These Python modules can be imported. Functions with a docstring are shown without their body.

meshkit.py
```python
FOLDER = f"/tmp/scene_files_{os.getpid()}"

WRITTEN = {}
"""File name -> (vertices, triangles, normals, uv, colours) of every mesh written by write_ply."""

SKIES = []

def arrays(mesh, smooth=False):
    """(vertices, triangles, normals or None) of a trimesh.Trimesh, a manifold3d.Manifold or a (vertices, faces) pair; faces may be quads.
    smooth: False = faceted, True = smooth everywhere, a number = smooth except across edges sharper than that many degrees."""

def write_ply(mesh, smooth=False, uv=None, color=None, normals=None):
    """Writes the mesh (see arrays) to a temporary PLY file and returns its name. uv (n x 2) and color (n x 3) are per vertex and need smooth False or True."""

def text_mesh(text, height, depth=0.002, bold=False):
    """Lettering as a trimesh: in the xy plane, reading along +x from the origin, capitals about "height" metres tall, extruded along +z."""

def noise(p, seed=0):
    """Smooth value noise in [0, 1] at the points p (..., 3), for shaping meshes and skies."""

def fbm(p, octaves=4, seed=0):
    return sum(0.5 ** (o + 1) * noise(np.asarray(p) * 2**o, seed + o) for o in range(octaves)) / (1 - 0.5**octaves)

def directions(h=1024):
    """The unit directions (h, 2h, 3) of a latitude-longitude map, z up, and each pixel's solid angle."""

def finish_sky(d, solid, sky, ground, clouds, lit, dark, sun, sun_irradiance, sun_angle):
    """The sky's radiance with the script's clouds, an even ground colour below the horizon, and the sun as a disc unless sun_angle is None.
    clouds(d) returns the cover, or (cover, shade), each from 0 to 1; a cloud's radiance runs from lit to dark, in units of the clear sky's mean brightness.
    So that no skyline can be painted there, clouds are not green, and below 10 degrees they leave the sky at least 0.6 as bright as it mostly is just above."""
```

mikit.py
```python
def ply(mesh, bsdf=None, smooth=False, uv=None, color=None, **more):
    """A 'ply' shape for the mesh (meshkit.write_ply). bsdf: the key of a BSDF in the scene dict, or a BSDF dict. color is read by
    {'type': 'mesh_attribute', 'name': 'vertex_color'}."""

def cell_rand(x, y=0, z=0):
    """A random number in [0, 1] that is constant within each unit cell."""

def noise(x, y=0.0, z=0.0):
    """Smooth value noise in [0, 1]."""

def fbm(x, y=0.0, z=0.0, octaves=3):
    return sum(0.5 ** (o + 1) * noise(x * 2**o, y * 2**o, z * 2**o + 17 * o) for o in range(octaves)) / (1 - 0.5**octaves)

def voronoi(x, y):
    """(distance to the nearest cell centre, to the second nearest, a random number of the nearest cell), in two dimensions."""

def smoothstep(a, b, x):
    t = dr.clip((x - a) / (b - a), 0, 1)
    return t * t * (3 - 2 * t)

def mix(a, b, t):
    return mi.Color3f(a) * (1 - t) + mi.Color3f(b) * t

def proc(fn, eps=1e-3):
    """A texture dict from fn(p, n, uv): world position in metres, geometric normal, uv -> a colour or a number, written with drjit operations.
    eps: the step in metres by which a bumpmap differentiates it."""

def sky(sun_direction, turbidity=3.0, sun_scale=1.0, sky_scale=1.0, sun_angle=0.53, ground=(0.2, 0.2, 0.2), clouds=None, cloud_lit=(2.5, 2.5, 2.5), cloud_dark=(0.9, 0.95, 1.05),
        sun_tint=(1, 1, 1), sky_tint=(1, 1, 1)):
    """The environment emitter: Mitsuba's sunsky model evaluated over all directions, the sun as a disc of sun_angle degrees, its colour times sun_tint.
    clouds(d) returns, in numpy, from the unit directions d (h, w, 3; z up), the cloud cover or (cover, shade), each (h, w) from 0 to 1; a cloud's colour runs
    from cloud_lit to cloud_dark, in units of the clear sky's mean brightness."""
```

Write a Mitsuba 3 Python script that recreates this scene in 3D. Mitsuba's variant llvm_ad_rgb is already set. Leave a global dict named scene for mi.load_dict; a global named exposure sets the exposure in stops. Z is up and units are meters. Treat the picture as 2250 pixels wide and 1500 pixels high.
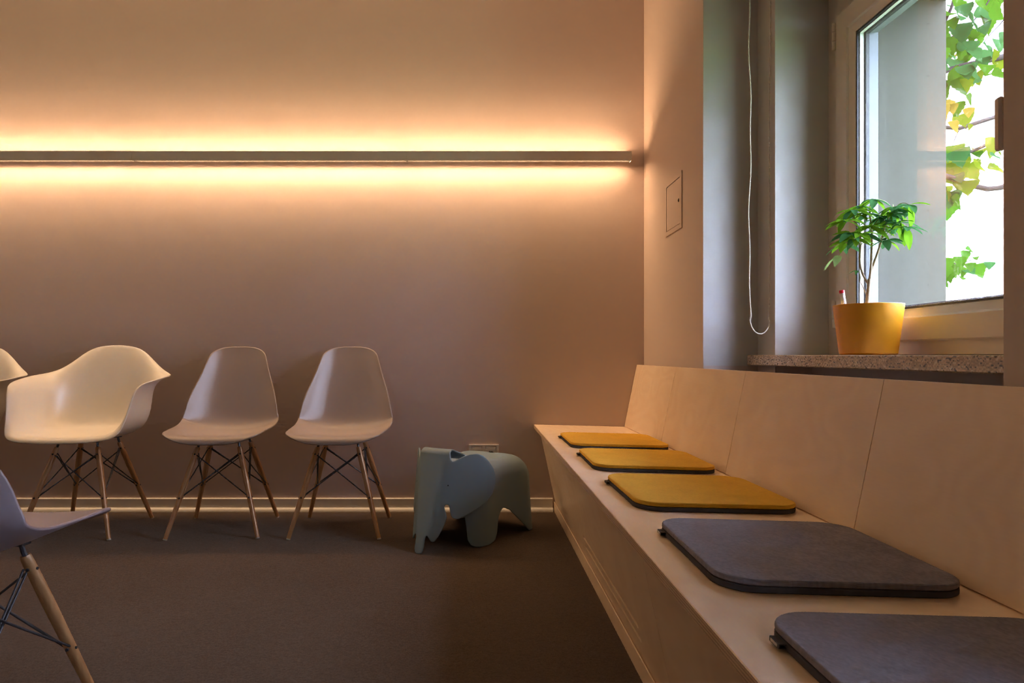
import math, random
import numpy as np, trimesh, shapely.geometry as sg
import drjit as dr
import mitsuba as mi
import mikit
from mikit import noise, fbm, voronoi, smoothstep, mix, cell_rand
from scipy.interpolate import CubicSpline, PchipInterpolator
from scipy.spatial import Delaunay

T = mi.ScalarTransform4f
random.seed(11)
rng = np.random.default_rng(5)
scene, labels = {}, {}

# ------------------------------------------------------------------ camera, sky, lamp power, exposure
exposure = 0.66
EYE = 0.79
scene['camera'] = {
    'type': 'perspective', 'fov': math.degrees(2 * math.atan(1125 / 1500.0)), 'fov_axis': 'x',
    'principal_point_offset_x': 85 / 2250.0, 'principal_point_offset_y': -30 / 1500.0,
    'near_clip': 0.05, 'far_clip': 200.0,
    'to_world': T().look_at(origin=[0, 0, EYE], target=[0, 1, EYE], up=[0, 0, 1])}
LAMP_RADIANCE = [40.0, 24.8, 13.0]
scene['sky'] = {'sampling_weight': 2.0, **mikit.sky((0.6, 0.3, 0.7), turbidity=4.0, sun_scale=0.00001, sky_scale=80.0, ground=(0.30, 0.32, 0.28),
                         clouds=lambda d: np.ones(d.shape[:2]), cloud_lit=(1.80, 2.12, 2.95), cloud_dark=(1.7, 2.0, 2.7))}


# ------------------------------------------------------------------ materials
def P(fn, eps=1e-3):
    return mikit.proc(fn, eps)


def rgb(*c):
    return {'type': 'rgb', 'value': list(c)}


def mat(name, color, rough=0.5, spec=0.5, metallic=0.0, bump=None, scale=0.0005, eps=1e-3, **kw):
    b = {'type': 'principled', 'base_color': color if isinstance(color, dict) else rgb(*color), 'roughness': rough,
         'metallic': metallic, **kw}
    if not metallic:
        b['specular'] = spec
    if bump is not None:
        b = {'type': 'bumpmap', 'arbitrary': P(bump, eps), 'scale': scale, 'bsdf': b}
    scene[name] = {'type': 'twosided', 'bsdf': b}
    return name


def plaster_bump(p, n, uv):
    return fbm(p.x * 130, p.y * 130, p.z * 150, 2)


def wall_col(p, n, uv):
    t = fbm(p.x * 1.3, p.y * 1.3, p.z * 1.6, 3)
    return mix((0.505, 0.405, 0.365), (0.54, 0.437, 0.395), t)


mat('mat_wall', P(wall_col), 0.75, 0.25, bump=plaster_bump, scale=0.0007, eps=0.0010)
XR_NICHE_LIT = 0.868


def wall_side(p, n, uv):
    # pier in the room's paint, niche colour lightened to stand in for daylight
    return mix((0.56, 0.455, 0.405), (0.545, 0.525, 0.505), dr.select((p.x > XR_NICHE_LIT) & (p.z > 0.75), 1.0, 0.0))



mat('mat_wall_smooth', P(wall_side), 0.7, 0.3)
mat('mat_ceiling', (0.86, 0.85, 0.83), 0.9, 0.2)
mat('mat_wall_white', (0.84, 0.82, 0.79), 0.8, 0.2)


def carpet_col(p, n, uv):
    a = noise(p.x * 330, p.y * 330, 0.5)
    b = noise(p.x * 120, p.y * 260, 3.5)
    c = fbm(p.x * 2, p.y * 2, 0.0, 3)
    return mix((0.034, 0.0235, 0.0165), (0.104, 0.075, 0.054), dr.clip(0.55 * a + 0.35 * b + 0.25 * c - 0.05, 0, 1))


def carpet_bump(p, n, uv):
    return noise(p.x * 300, p.y * 300, 0.5) + 0.5 * noise(p.x * 120, p.y * 200, 7.5)


mat('mat_carpet', P(carpet_col), 0.95, 0.1, bump=carpet_bump, scale=0.0016, eps=0.0008)
mat('mat_baseboard', (0.88, 0.86, 0.83), 0.4, 0.5)


def birch_fn(ax):
    def col(p, n, uv):
        a, b = (p.y, p.z) if ax == 'z' else (p.y, p.x)
        w = fbm(a * 2.3, b * 3.1, 1.7, 3)
        f = 0.5 + 0.5 * dr.sin(95 * (b * 0.30 + 0.9 * w))
        g = noise(a * 60, b * 600, 2.0)
        h = fbm(a * 8, b * 8, 4.0, 3)
        t = dr.clip(0.27 * f + 0.22 * g + 0.58 * h - 0.03, 0, 1)
        kx, _, kr = voronoi(a * 2.2, b * 6.5)
        knot = (1 - smoothstep(0.006, 0.020, kx)) * dr.select(kr > 0.86, 0.3, 0.0)
        return mix((0.89, 0.735, 0.57), (0.80, 0.625, 0.46), t) * (1 - knot * 0.6)
    return col


mat('mat_birch_back', P(birch_fn('z')), 0.30, 0.5)
mat('mat_birch_seat', P(birch_fn('x')), 0.34, 0.5)


def ply_edge(p, n, uv):
    s = dr.sin(p.z * 2 * math.pi / 0.0045)
    return mix((0.66, 0.48, 0.33), (0.47, 0.32, 0.21), smoothstep(-0.2, 0.2, s))


mat('mat_ply_edge', P(ply_edge), 0.5, 0.4)


def granite(p, n, uv):
    a = noise(p.x * 260, p.y * 260, p.z * 260)
    b = noise(p.x * 230 + 9, p.y * 230, p.z * 230)
    c = fbm(p.x * 40, p.y * 40, p.z * 40, 2)
    col = mix((0.42, 0.30, 0.19), (0.66, 0.50, 0.35), smoothstep(0.35, 0.7, a * 0.6 + c * 0.4))
    col = mix(col, mi.Color3f(0.07, 0.055, 0.045), smoothstep(0.71, 0.79, b))
    return mix(col, mi.Color3f(0.70, 0.64, 0.56), smoothstep(0.78, 0.84, a))


mat('mat_granite', P(granite), 0.35, 0.5)
mat('mat_shell_grey', (0.315, 0.258, 0.228), 0.42, 0.5)
mat('mat_shell_mauve', (0.30, 0.255, 0.285), 0.42, 0.5)
mat('mat_shell_white', (0.72, 0.685, 0.64), 0.4, 0.5)


def legwood(p, n, uv):
    g = fbm(p.x * 90, p.y * 90, p.z * 6, 3)
    return mix((0.60, 0.34, 0.145), (0.38, 0.185, 0.065), g)


mat('mat_leg_wood', P(legwood), 0.4, 0.5)
mat('mat_black_steel', (0.018, 0.018, 0.02), 0.4, 0.5)
mat('mat_glide', (0.62, 0.60, 0.57), 0.4, 0.5)
mat('mat_elephant', (0.205, 0.285, 0.325), 0.5, 0.4)
mat('mat_eye', (0.008, 0.008, 0.01), 0.15, 0.6)


def felt(c0, c1):
    def fn(p, n, uv):
        a = fbm(p.x * 230, p.y * 170, 1.0, 3)
        b = fbm(p.x * 22, p.y * 22, 5.0, 2)
        return mix(c0, c1, dr.clip(0.6 * a + 0.5 * b - 0.05, 0, 1))
    return fn


def felt_bump(p, n, uv):
    return fbm(p.x * 420, p.y * 420, p.z * 420, 2)


mat('mat_felt_mustard', P(felt((0.56, 0.30, 0.030), (0.70, 0.405, 0.05))), 0.9, 0.15, bump=felt_bump, scale=0.0005, sheen=0.3)
mat('mat_felt_grey', P(felt((0.088, 0.079, 0.088), (0.22, 0.20, 0.222))), 0.9, 0.15, bump=felt_bump, scale=0.0006, sheen=0.3)
mat('mat_felt_dark', P(felt((0.030, 0.027, 0.027), (0.060, 0.054, 0.052))), 0.95, 0.1, bump=felt_bump, scale=0.0006)
mat('mat_tag', (0.03, 0.028, 0.028), 0.7, 0.3)
mat('mat_tag_print', (0.50, 0.46, 0.42), 0.7, 0.3)
mat('mat_lamp_body', (0.74, 0.70, 0.67), 0.45, 0.5)
mat('mat_lamp_inner', (0.016, 0.015, 0.014), 0.7, 0.1)
mat('mat_frame', (0.74, 0.67, 0.58), 0.4, 0.5)
mat('mat_outer_frame', (0.13, 0.145, 0.155), 0.5, 0.4)
mat('mat_gasket', (0.012, 0.012, 0.014), 0.5, 0.4)
mat('mat_spacer', (0.75, 0.76, 0.80), 0.3, 0.6)
mat('mat_handle', (0.50, 0.40, 0.36), 0.35, 0.5)
mat('mat_socket', (0.78, 0.74, 0.70), 0.3, 0.5)
mat('mat_socket_dark', (0.10, 0.085, 0.075), 0.4, 0.5)
mat('mat_metal', (0.75, 0.73, 0.70), 0.3, metallic=1.0)
mat('mat_panel', (0.56, 0.455, 0.405), 0.6, 0.3)
mat('mat_dark', (0.035, 0.028, 0.024), 0.8, 0.2)
mat('mat_cord', (0.80, 0.78, 0.76), 0.4, 0.5)


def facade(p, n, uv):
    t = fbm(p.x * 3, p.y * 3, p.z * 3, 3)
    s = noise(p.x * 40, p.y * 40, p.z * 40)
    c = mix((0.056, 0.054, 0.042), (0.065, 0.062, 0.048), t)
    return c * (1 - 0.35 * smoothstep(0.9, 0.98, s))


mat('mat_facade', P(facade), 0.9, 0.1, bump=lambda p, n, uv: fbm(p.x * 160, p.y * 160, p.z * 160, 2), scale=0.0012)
mat('mat_pot', (0.80, 0.335, 0.008), 0.42, 0.5)
mat('mat_soil', (0.05, 0.033, 0.02), 0.95, 0.1)


def stemcol(p, n, uv):
    return mix((0.30, 0.22, 0.13), (0.50, 0.40, 0.27), noise(p.x * 90, p.y * 90, p.z * 330))


mat('mat_stem', P(stemcol), 0.7, 0.3)
mat('mat_petiole', (0.28, 0.34, 0.10), 0.5, 0.4)
mat('mat_bark', P(lambda p, n, uv: mix((0.016, 0.013, 0.013), (0.042, 0.034, 0.031), fbm(p.x * 60, p.y * 60, p.z * 25, 3))), 0.9, 0.1)
mat('mat_ground', P(lambda p, n, uv: mix((0.10, 0.16, 0.05), (0.20, 0.24, 0.10), fbm(p.x * 2, p.y * 2, 0.0, 3))), 0.95, 0.1)
mat('mat_red', (0.70, 0.02, 0.03), 0.35, 0.5)
mat('mat_label_white', (0.85, 0.85, 0.84), 0.35, 0.5)
mat('mat_meter_scale', (0.25, 0.25, 0.45), 0.4, 0.5)


def leafmat(name, c, dt, rough=0.45):
    scene[name] = {'type': 'principledthin', 'base_color': rgb(*c), 'roughness': rough, 'diff_trans': dt, 'spec_trans': 0.0, 'eta': 1.4}


leafmat('mat_leaf_green', (0.034, 0.084, 0.006), 1.0)
leafmat('mat_leaf_blue', (0.027, 0.076, 0.021), 0.9)
leafmat('mat_leaf_lime', (0.075, 0.098, 0.006), 1.1)
leafmat('mat_leaf_yellow', (0.17, 0.115, 0.016), 1.2)
leafmat('mat_plant_green', (0.125, 0.27, 0.016), 0.9, 0.35)
leafmat('mat_plant_deep', (0.05, 0.15, 0.045), 0.7, 0.35)
leafmat('mat_plant_pale', (0.22, 0.33, 0.11), 1.0, 0.4)
scene['mat_glass'] = {'type': 'thindielectric', 'int_ior': 1.5}


# ------------------------------------------------------------------ mesh helpers
def put(key, mesh, bsdf, smooth=30, M=None, **kw):
    k, n = key, 0
    while k in scene:
        n += 1
        k = f'{key}_{n:03d}'
    d = mikit.ply(mesh, bsdf, smooth=smooth, **kw) if not isinstance(mesh, dict) else dict(mesh)
    if M is not None:
        d['to_world'] = M
    scene[k] = d
    return k


def tag(key, label=None, category=None, group=None, kind=None):
    d = {}
    for a, b in (('label', label), ('category', category), ('group', group), ('kind', kind)):
        if b:
            d[a] = b
    labels[key] = d


def cat(ms):
    return trimesh.util.concatenate(ms)


def box(x0, x1, y0, y1, z0, z1):
    m = trimesh.creation.box((abs(x1 - x0), abs(y1 - y0), abs(z1 - z0)))
    m.apply_translation(((x0 + x1) / 2, (y0 + y1) / 2, (z0 + z1) / 2))
    return m


def loft(rings, cap=True):
    """rings: list of (n,3) loops; closed around, capped with fans."""
    n = len(rings[0])
    V = np.vstack(rings)
    F = []
    i = np.arange(n)
    j = (i + 1) % n
    for k in range(len(rings) - 1):
        a, b = k * n, (k + 1) * n
        F.append(np.stack([a + i, a + j, b + j], 1))
        F.append(np.stack([a + i, b + j, b + i], 1))
    if cap:
        c0, c1 = len(V), len(V) + 1
        V = np.vstack([V, rings[0].mean(0), rings[-1].mean(0)])
        F.append(np.stack([j, i, i * 0 + c0], 1))
        e = (len(rings) - 1) * n
        F.append(np.stack([e + i, e + j, i * 0 + c1], 1))
    m = trimesh.Trimesh(V, np.vstack(F), process=False)
    return m


def rrect(w, d, r, n=8):
    pts = []
    for cx, cy, a0 in ((w / 2 - r, d / 2 - r, 0), (-w / 2 + r, d / 2 - r, 90), (-w / 2 + r, -d / 2 + r, 180), (w / 2 - r, -d / 2 + r, 270)):
        for a in np.linspace(a0, a0 + 90, n):
            pts.append((cx + r * math.cos(math.radians(a)), cy + r * math.sin(math.radians(a))))
    return np.array(pts)


def slab(w, d, r, z0, z1, bevel, n=8):
    """rounded-rectangle slab with rolled top and bottom edges"""
    rings = []
    for ins, z in [(bevel, z0)] + [(bevel * (1 - math.sin(t)), z0 + bevel * (1 - math.cos(t))) for t in np.linspace(0.4, math.pi / 2, 4)] \
            + [(bevel * (1 - math.cos(t)), z1 - bevel * (1 - math.sin(t))) for t in np.linspace(0, math.pi / 2, 5)]:
        q = rrect(w - 2 * ins, d - 2 * ins, max(r - ins, 0.001), n)
        rings.append(np.c_[q, np.full(len(q), z)])
    return loft(rings)


def bbox(x0, x1, y0, y1, z0, z1, b=0.002):
    """box with chamfered edges all round (hull of three offset boxes)"""
    import manifold3d as m3
    pts = []
    for dx, dy, dz in ((b, b, 0), (b, 0, b), (0, b, b)):
        for x in (x0 + dx, x1 - dx):
            for y in (y0 + dy, y1 - dy):
                for z in (z0 + dz, z1 - dz):
                    pts.append((x, y, z))
    return trimesh.convex.convex_hull(np.array(pts))


def tube(pts, r, n=8, cap=True):
    p = np.asarray(pts, float)
    r = np.broadcast_to(np.asarray(r, float), (len(p),))
    t = np.gradient(p, axis=0)
    t /= np.linalg.norm(t, axis=1, keepdims=True)
    up = np.array([0.13, 0.21, 0.97]) if abs(t[0][2]) < 0.9 else np.array([0.97, 0.2, 0.1])
    rings = []
    ang = np.arange(n) * 2 * math.pi / n
    for k in range(len(p)):
        a = np.cross(t[k], up)
        a /= np.linalg.norm(a)
        b = np.cross(t[k], a)
        rings.append(p[k] + r[k] * (np.cos(ang)[:, None] * a + np.sin(ang)[:, None] * b))
    m = loft(rings, cap)
    return m


def lathe(prof, n=48):
    """prof: (r,z) list from bottom centre outwards"""
    ang = np.arange(n) * 2 * math.pi / n
    rings = [np.c_[max(r, 1e-5) * np.cos(ang), max(r, 1e-5) * np.sin(ang), np.full(n, z)] for r, z in prof]
    return loft(rings, False)


def thicken(V, F, t, rim=True):
    V = np.asarray(V, float)
    F = np.asarray(F, int)
    n = np.zeros_like(V)
    fn = np.cross(V[F[:, 1]] - V[F[:, 0]], V[F[:, 2]] - V[F[:, 0]])
    for k in range(3):
        np.add.at(n, F[:, k], fn)
    n /= np.linalg.norm(n, axis=1, keepdims=True) + 1e-12
    N = len(V)
    E = np.vstack([F[:, [0, 1]], F[:, [1, 2]], F[:, [2, 0]]])
    es = set(map(tuple, E))
    be = np.array([e for e in map(tuple, E) if (e[1], e[0]) not in es])
    bv = np.unique(be)
    idx = -np.ones(N, int)
    idx[bv] = np.arange(len(bv))
    out = np.zeros_like(V)
    o = np.cross(V[be[:, 1]] - V[be[:, 0]], n[be[:, 0]])
    for k in range(2):
        np.add.at(out, be[:, k], o)
    out = out[bv]
    out /= np.linalg.norm(out, axis=1, keepdims=True) + 1e-12
    h = t / 2
    loops = [(V + n * h)[bv]]
    for a in (45, 90, 135):
        loops.append(V[bv] + n[bv] * h * math.cos(math.radians(a)) + out * h * math.sin(math.radians(a)))
    VV = [V + n * h, V - n * h] + loops[1:]
    off = [0, N]
    base = 2 * N
    FF = [F, F[:, ::-1] + N]
    ids = [lambda v: v] + [(lambda v, k=k: base + k * len(bv) + idx[v]) for k in range(3)] + [lambda v: v + N]
    for k in range(4):
        a, b = ids[k], ids[k + 1]
        i, j = be[:, 0], be[:, 1]
        FF.append(np.stack([a(j), a(i), b(i)], 1))
        FF.append(np.stack([a(j), b(i), b(j)], 1))
    return trimesh.Trimesh(np.vstack(VV), np.vstack(FF), process=False)


def sheet(poly, sp, fn):
    """triangulate polygon (u,v) with interior grid, map by fn(u,v)->xyz"""
    ring = poly.exterior
    L = ring.length
    nb = int(L / (sp * 0.8))
    B = np.array([ring.interpolate(k * L / nb).coords[0] for k in range(nb)])
    x0, y0, x1, y1 = poly.bounds
    gx, gy = np.meshgrid(np.arange(x0, x1, sp), np.arange(y0, y1, sp * 0.87))
    gx[1::2] += sp / 2
    G = np.c_[gx.ravel(), gy.ravel()]
    import shapely
    inner = poly.buffer(-sp * 0.55)
    G = G[shapely.contains_xy(inner, G[:, 0], G[:, 1])]
    U = np.vstack([B, G])
    D = Delaunay(U)
    F = D.simplices
    c = U[F].mean(1)
    F = F[shapely.contains_xy(poly.buffer(1e-6), c[:, 0], c[:, 1])]
    a = U[F]
    s = np.cross(a[:, 1] - a[:, 0], a[:, 2] - a[:, 0])
    F = np.where((s < 0)[:, None], F[:, ::-1], F)
    return U, fn(U[:, 0], U[:, 1]), F


def smooth_ring(pts, n=160):
    p = np.asarray(pts, float)
    p = np.vstack([p, p[:1]])
    d = np.r_[0, np.cumsum(np.hypot(*np.diff(p, axis=0).T))]
    cs = CubicSpline(d, p, bc_type='periodic')
    return cs(np.linspace(0, d[-1], n, endpoint=False))


def extrude(poly, h):
    return trimesh.creation.extrude_polygon(poly, h, engine='earcut')


def frame_ring(y0, y1, z0, z1, prof):
    """mitred frame in the x = const plane; prof = closed list of (inset, x)"""
    rings = []
    for cy, cz, sy, sz in ((y0, z0, 1, 1), (y1, z0, -1, 1), (y1, z1, -1, -1), (y0, z1, 1, -1)):
        rings.append(np.array([(x, cy + sy * i, cz + sz * i) for i, x in prof]))
    n = len(prof)
    V = np.vstack(rings)
    F = []
    for k in range(4):
        a, b = k * n, ((k + 1) % 4) * n
        for i in range(n):
            j = (i + 1) % n
            F += [(a + i, a + j, b + j), (a + i, b + j, b + i)]
    m = trimesh.Trimesh(V, np.array(F), process=False)
    if m.volume < 0:
        m.invert()
    return m


def quad_grid(P0):
    """(m,n,3) grid -> V,F"""
    m, n, _ = P0.shape
    i, j = np.meshgrid(np.arange(m - 1), np.arange(n - 1), indexing='ij')
    a = (i * n + j).ravel()
    q = np.stack([a, a + 1, a + n + 1, a + n], 1)
    return P0.reshape(-1, 3), np.vstack([q[:, [0, 1, 2]], q[:, [0, 2, 3]]])


def weld(V, F, dig=6):
    V = np.round(V, dig)
    U, inv = np.unique(V, axis=0, return_inverse=True)
    F = inv.reshape(-1)[F]
    ok = (F[:, 0] != F[:, 1]) & (F[:, 1] != F[:, 2]) & (F[:, 0] != F[:, 2])
    return U, F[ok]


# ------------------------------------------------------------------ the room
D = 3.464          # back wall
XR = 0.866         # right wall, room face
XO = 1.573         # right wall, outer face
XL, YB, HC = -4.2, -3.0, 2.85
HEAD = 2.24        # niche soffit


def structure(key, mesh, m, smooth=False, label=None):
    k = put(key, mesh, m, smooth)
    tag(k, label=label, kind='structure')
    return k


structure('floor', box(XL - 0.2, XO, YB - 0.2, D + 0.2, -0.15, 0), 'mat_carpet', label='dark brown grey loop pile carpet floor')
structure('ceiling', box(XL - 0.2, XO, YB - 0.2, D + 0.2, HC, HC + 0.15), 'mat_ceiling', label='white ceiling above the linear wall light')
structure('wall_back', box(XL - 0.2, XO, D, D + 0.2, 0, HC), 'mat_wall', label='mauve beige plastered wall behind the row of chairs')
structure('wall_left', box(XL - 0.2, XL, YB, D, 0, HC), 'mat_wall_white', label='plain white left wall of the room')
structure('wall_front', box(XL - 0.2, XO, YB - 0.2, YB, 0, HC), 'mat_wall_white', label='plain white wall facing the chairs')

OFFS = (0.0, -2.15)
YN0, YN1 = 1.115, 2.573       # niche
YS0, YS1 = 1.263, 2.425       # behind the step
YE0, YE1 = 1.385, 2.300       # outer reveal
XS, XF = 1.072, 1.262         # step face, frame face
full = sg.box(XR, YB, XO, D)


def plan_cut(low):
    p = full
    for o in OFFS:
        p = p.difference(sg.box(XR - 0.01, YN0 + o, XS, YN1 + o))
        if low:
            p = p.difference(sg.box(XS - 0.01, YS0 + o, 1.20, YS1 + o))
        else:
            p = p.difference(sg.box(XS - 0.01, YS0 + o, 1.335, YS1 + o)).difference(sg.box(1.32, YE0 + o, XO + 0.01, YE1 + o))
    return list(p.geoms) if hasattr(p, 'geoms') else [p]


parts = []
for p in plan_cut(True):
    m = extrude(p, 0.752)
    parts.append(m)
for p in plan_cut(False):
    m = extrude(p, HEAD - 0.752)
    m.apply_translation((0, 0, 0.752))
    parts.append(m)
m = extrude(full, HC - HEAD)
m.apply_translation((0, 0, HEAD))
parts.append(m)
for o in OFFS:   # outer parapet under the glazing and outer lintel
    parts.append(box(1.335, XO, YE0 + o, YE1 + o, 0.752, 0.865))
    parts.append(box(1.335, XO, YE0 + o, YE1 + o, 1.99, HEAD))
    parts.append(box(XS, 1.335, YS0 + o, YS1 + o, 2.055, HEAD))
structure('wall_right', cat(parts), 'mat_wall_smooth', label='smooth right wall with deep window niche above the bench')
# pale outer render of the reveal, a thin coat on the wall
coat = []
for o in OFFS:
    coat += [box(1.338, XO + 0.012, YE1 + o - 0.012, YE1 + o + 0.0, 0.867, 1.99), box(1.338, XO + 0.012, YE0 + o, YE0 + o + 0.012, 0.867, 1.99),
             box(1.338, XO + 0.012, YE0 + o, YE1 + o, 1.978, 1.99)]
fp = sg.box(YB, -3.0, D + 4, 6.0)
for o in OFFS:
    fp = fp.difference(sg.box(YE0 + o, 0.867, YE1 + o, 1.99))
m = extrude(fp, 0.012)
m.apply_transform(np.array([[0, 0, 1, XO], [1, 0, 0, 0], [0, 1, 0, 0], [0, 0, 0, 1.0]]))
coat.append(m)
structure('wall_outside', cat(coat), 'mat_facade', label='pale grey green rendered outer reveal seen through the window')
structure('ground', box(XO + 0.012, 40, -30, 40, -3.2, -3.0), 'mat_ground', label='grass outside below the window')

# skirting: flat board with a quarter-round bead at its foot
bb = sg.Polygon([(0, 0), (0, 0.0665), (-0.009, 0.0665), (-0.0125, 0.063), (-0.0125, 0.0195)] + [(-0.0125 - 0.0165 * math.sin(t), 0.0195 * math.cos(t)) for t in np.linspace(0.0, math.pi / 2, 8)])
m = extrude(bb, 0.402 - XL)
m.apply_transform(np.array([[0, 0, 1, XL], [1, 0, 0, D], [0, 1, 0, 0], [0, 0, 0, 1.0]]))
structure('baseboard_back', m, 'mat_baseboard', 20, label='white skirting board with a rounded foot bead along the back wall')


# ------------------------------------------------------------------ windows
def window(n, o, main):
    W = f'window_{n}'
    z0, z1 = 0.792, 2.05
    fr = [frame_ring(YS0 + o, YS1 + o, z0, z1, [(0, 1.330), (0, 1.262), (0.082, 1.262), (0.086, 1.266), (0.086, 1.330)]),
          box(1.262, 1.330, 1.462 + o, 1.532 + o, z0 + 0.03, z1 - 0.03)]
    put(f'{W}__frame', cat(fr), 'mat_frame', 20)
    for a, b in ((1.525, 2.348), (1.344, 1.469)):
        prof = [(0, 1.303), (0, 1.250), (0.004, 1.246), (0.066, 1.246), (0.070, 1.249), (0.072, 1.252), (0.094, 1.262), (0.096, 1.266), (0.096, 1.303)]
        if b - a < 0.3:
            prof = [(i * 0.45, x) for i, x in prof]
        w = 0.096 * (0.45 if b - a < 0.3 else 1)
        a, b = a + o, b + o
        c = put(f'{W}__casement', frame_ring(a, b, 0.830, 1.953, prof), 'mat_frame', 20)
        put(f'{c}__gasket', frame_ring(a, b, 0.830, 1.953, [(w - 0.004, 1.268), (w - 0.004, 1.2635), (w + 0.005, 1.2635), (w + 0.005, 1.268)]), 'mat_gasket', False)
        put(f'{c}__spacer', frame_ring(a, b, 0.830, 1.953, [(w - 0.004, 1.284), (w - 0.004, 1.272), (w + 0.007, 1.272), (w + 0.007, 1.284)]), 'mat_spacer', False)
        put(f'{c}__outer_gasket', frame_ring(a, b, 0.830, 1.953, [(w - 0.004, 1.300), (w - 0.004, 1.290), (w + 0.012, 1.290), (w + 0.012, 1.300)]), 'mat_gasket', False)
        put(f'{c}__outer_bead', frame_ring(a, b, 0.830, 1.953, [(0.01, 1.334), (0.01, 1.304), (w + 0.004, 1.304), (w + 0.004, 1.334)]), 'mat_outer_frame', False)
        y0, y1, q0, q1 = a + w, b - w, 0.830 + w, 1.953 - w
        for x in (1.270, 1.287):
            g = trimesh.Trimesh([(x, y0, q0), (x, y1, q0), (x, y1, q1), (x, y0, q1)], [(0, 1, 2), (0, 2, 3)], process=False)
            put(f'{c}__pane', g, 'mat_glass', False)
        if b - a > 0.3:
            hy = a + 0.032
            put(f'{c}__handle', cat([bbox(1.236, 1.247, hy - 0.013, hy + 0.013, 1.33, 1.40, 0.003), tube([(1.24, hy, 1.366), (1.205, hy, 1.366)], 0.008, 12),
                                     bbox(1.193, 1.209, hy - 0.010, hy + 0.010, 1.255, 1.378, 0.005)]), 'mat_handle', 30)
            for hz in (1.885, 0.93):
                hinge = [tube([(1.243, b + 0.006, hz - 0.045 + k * 0.032), (1.243, b + 0.006, hz - 0.016 + k * 0.032)], 0.0065, 12) for k in range(3)]
                put(f'{W}__hinge', cat(hinge), 'mat_frame', 30)
    # granite sill with a small overhang, let into the niche
    s = put(f'{W}__sill', bbox(1.030, 1.275, YN0 + o + 0.002, YN1 + o - 0.002, 0.7515, 0.7895, 0.0025) if False else
            cat([bbox(1.030, XS - 0.001, YN0 + o + 0.003, YN1 + o - 0.003, 0.7525, 0.7905, 0.003), bbox(1.066, 1.275, YS0 + o + 0.003, YS1 + o - 0.003, 0.7527, 0.7903, 0.003)]), 'mat_granite', 20)
    labels[s] = {'label': 'speckled brown granite sill'}
    tag(W, kind='structure', label='cream painted window with granite sill, open view to leaves and sky' if main else 'unseen second window added for daylight further along the right wall')


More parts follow.
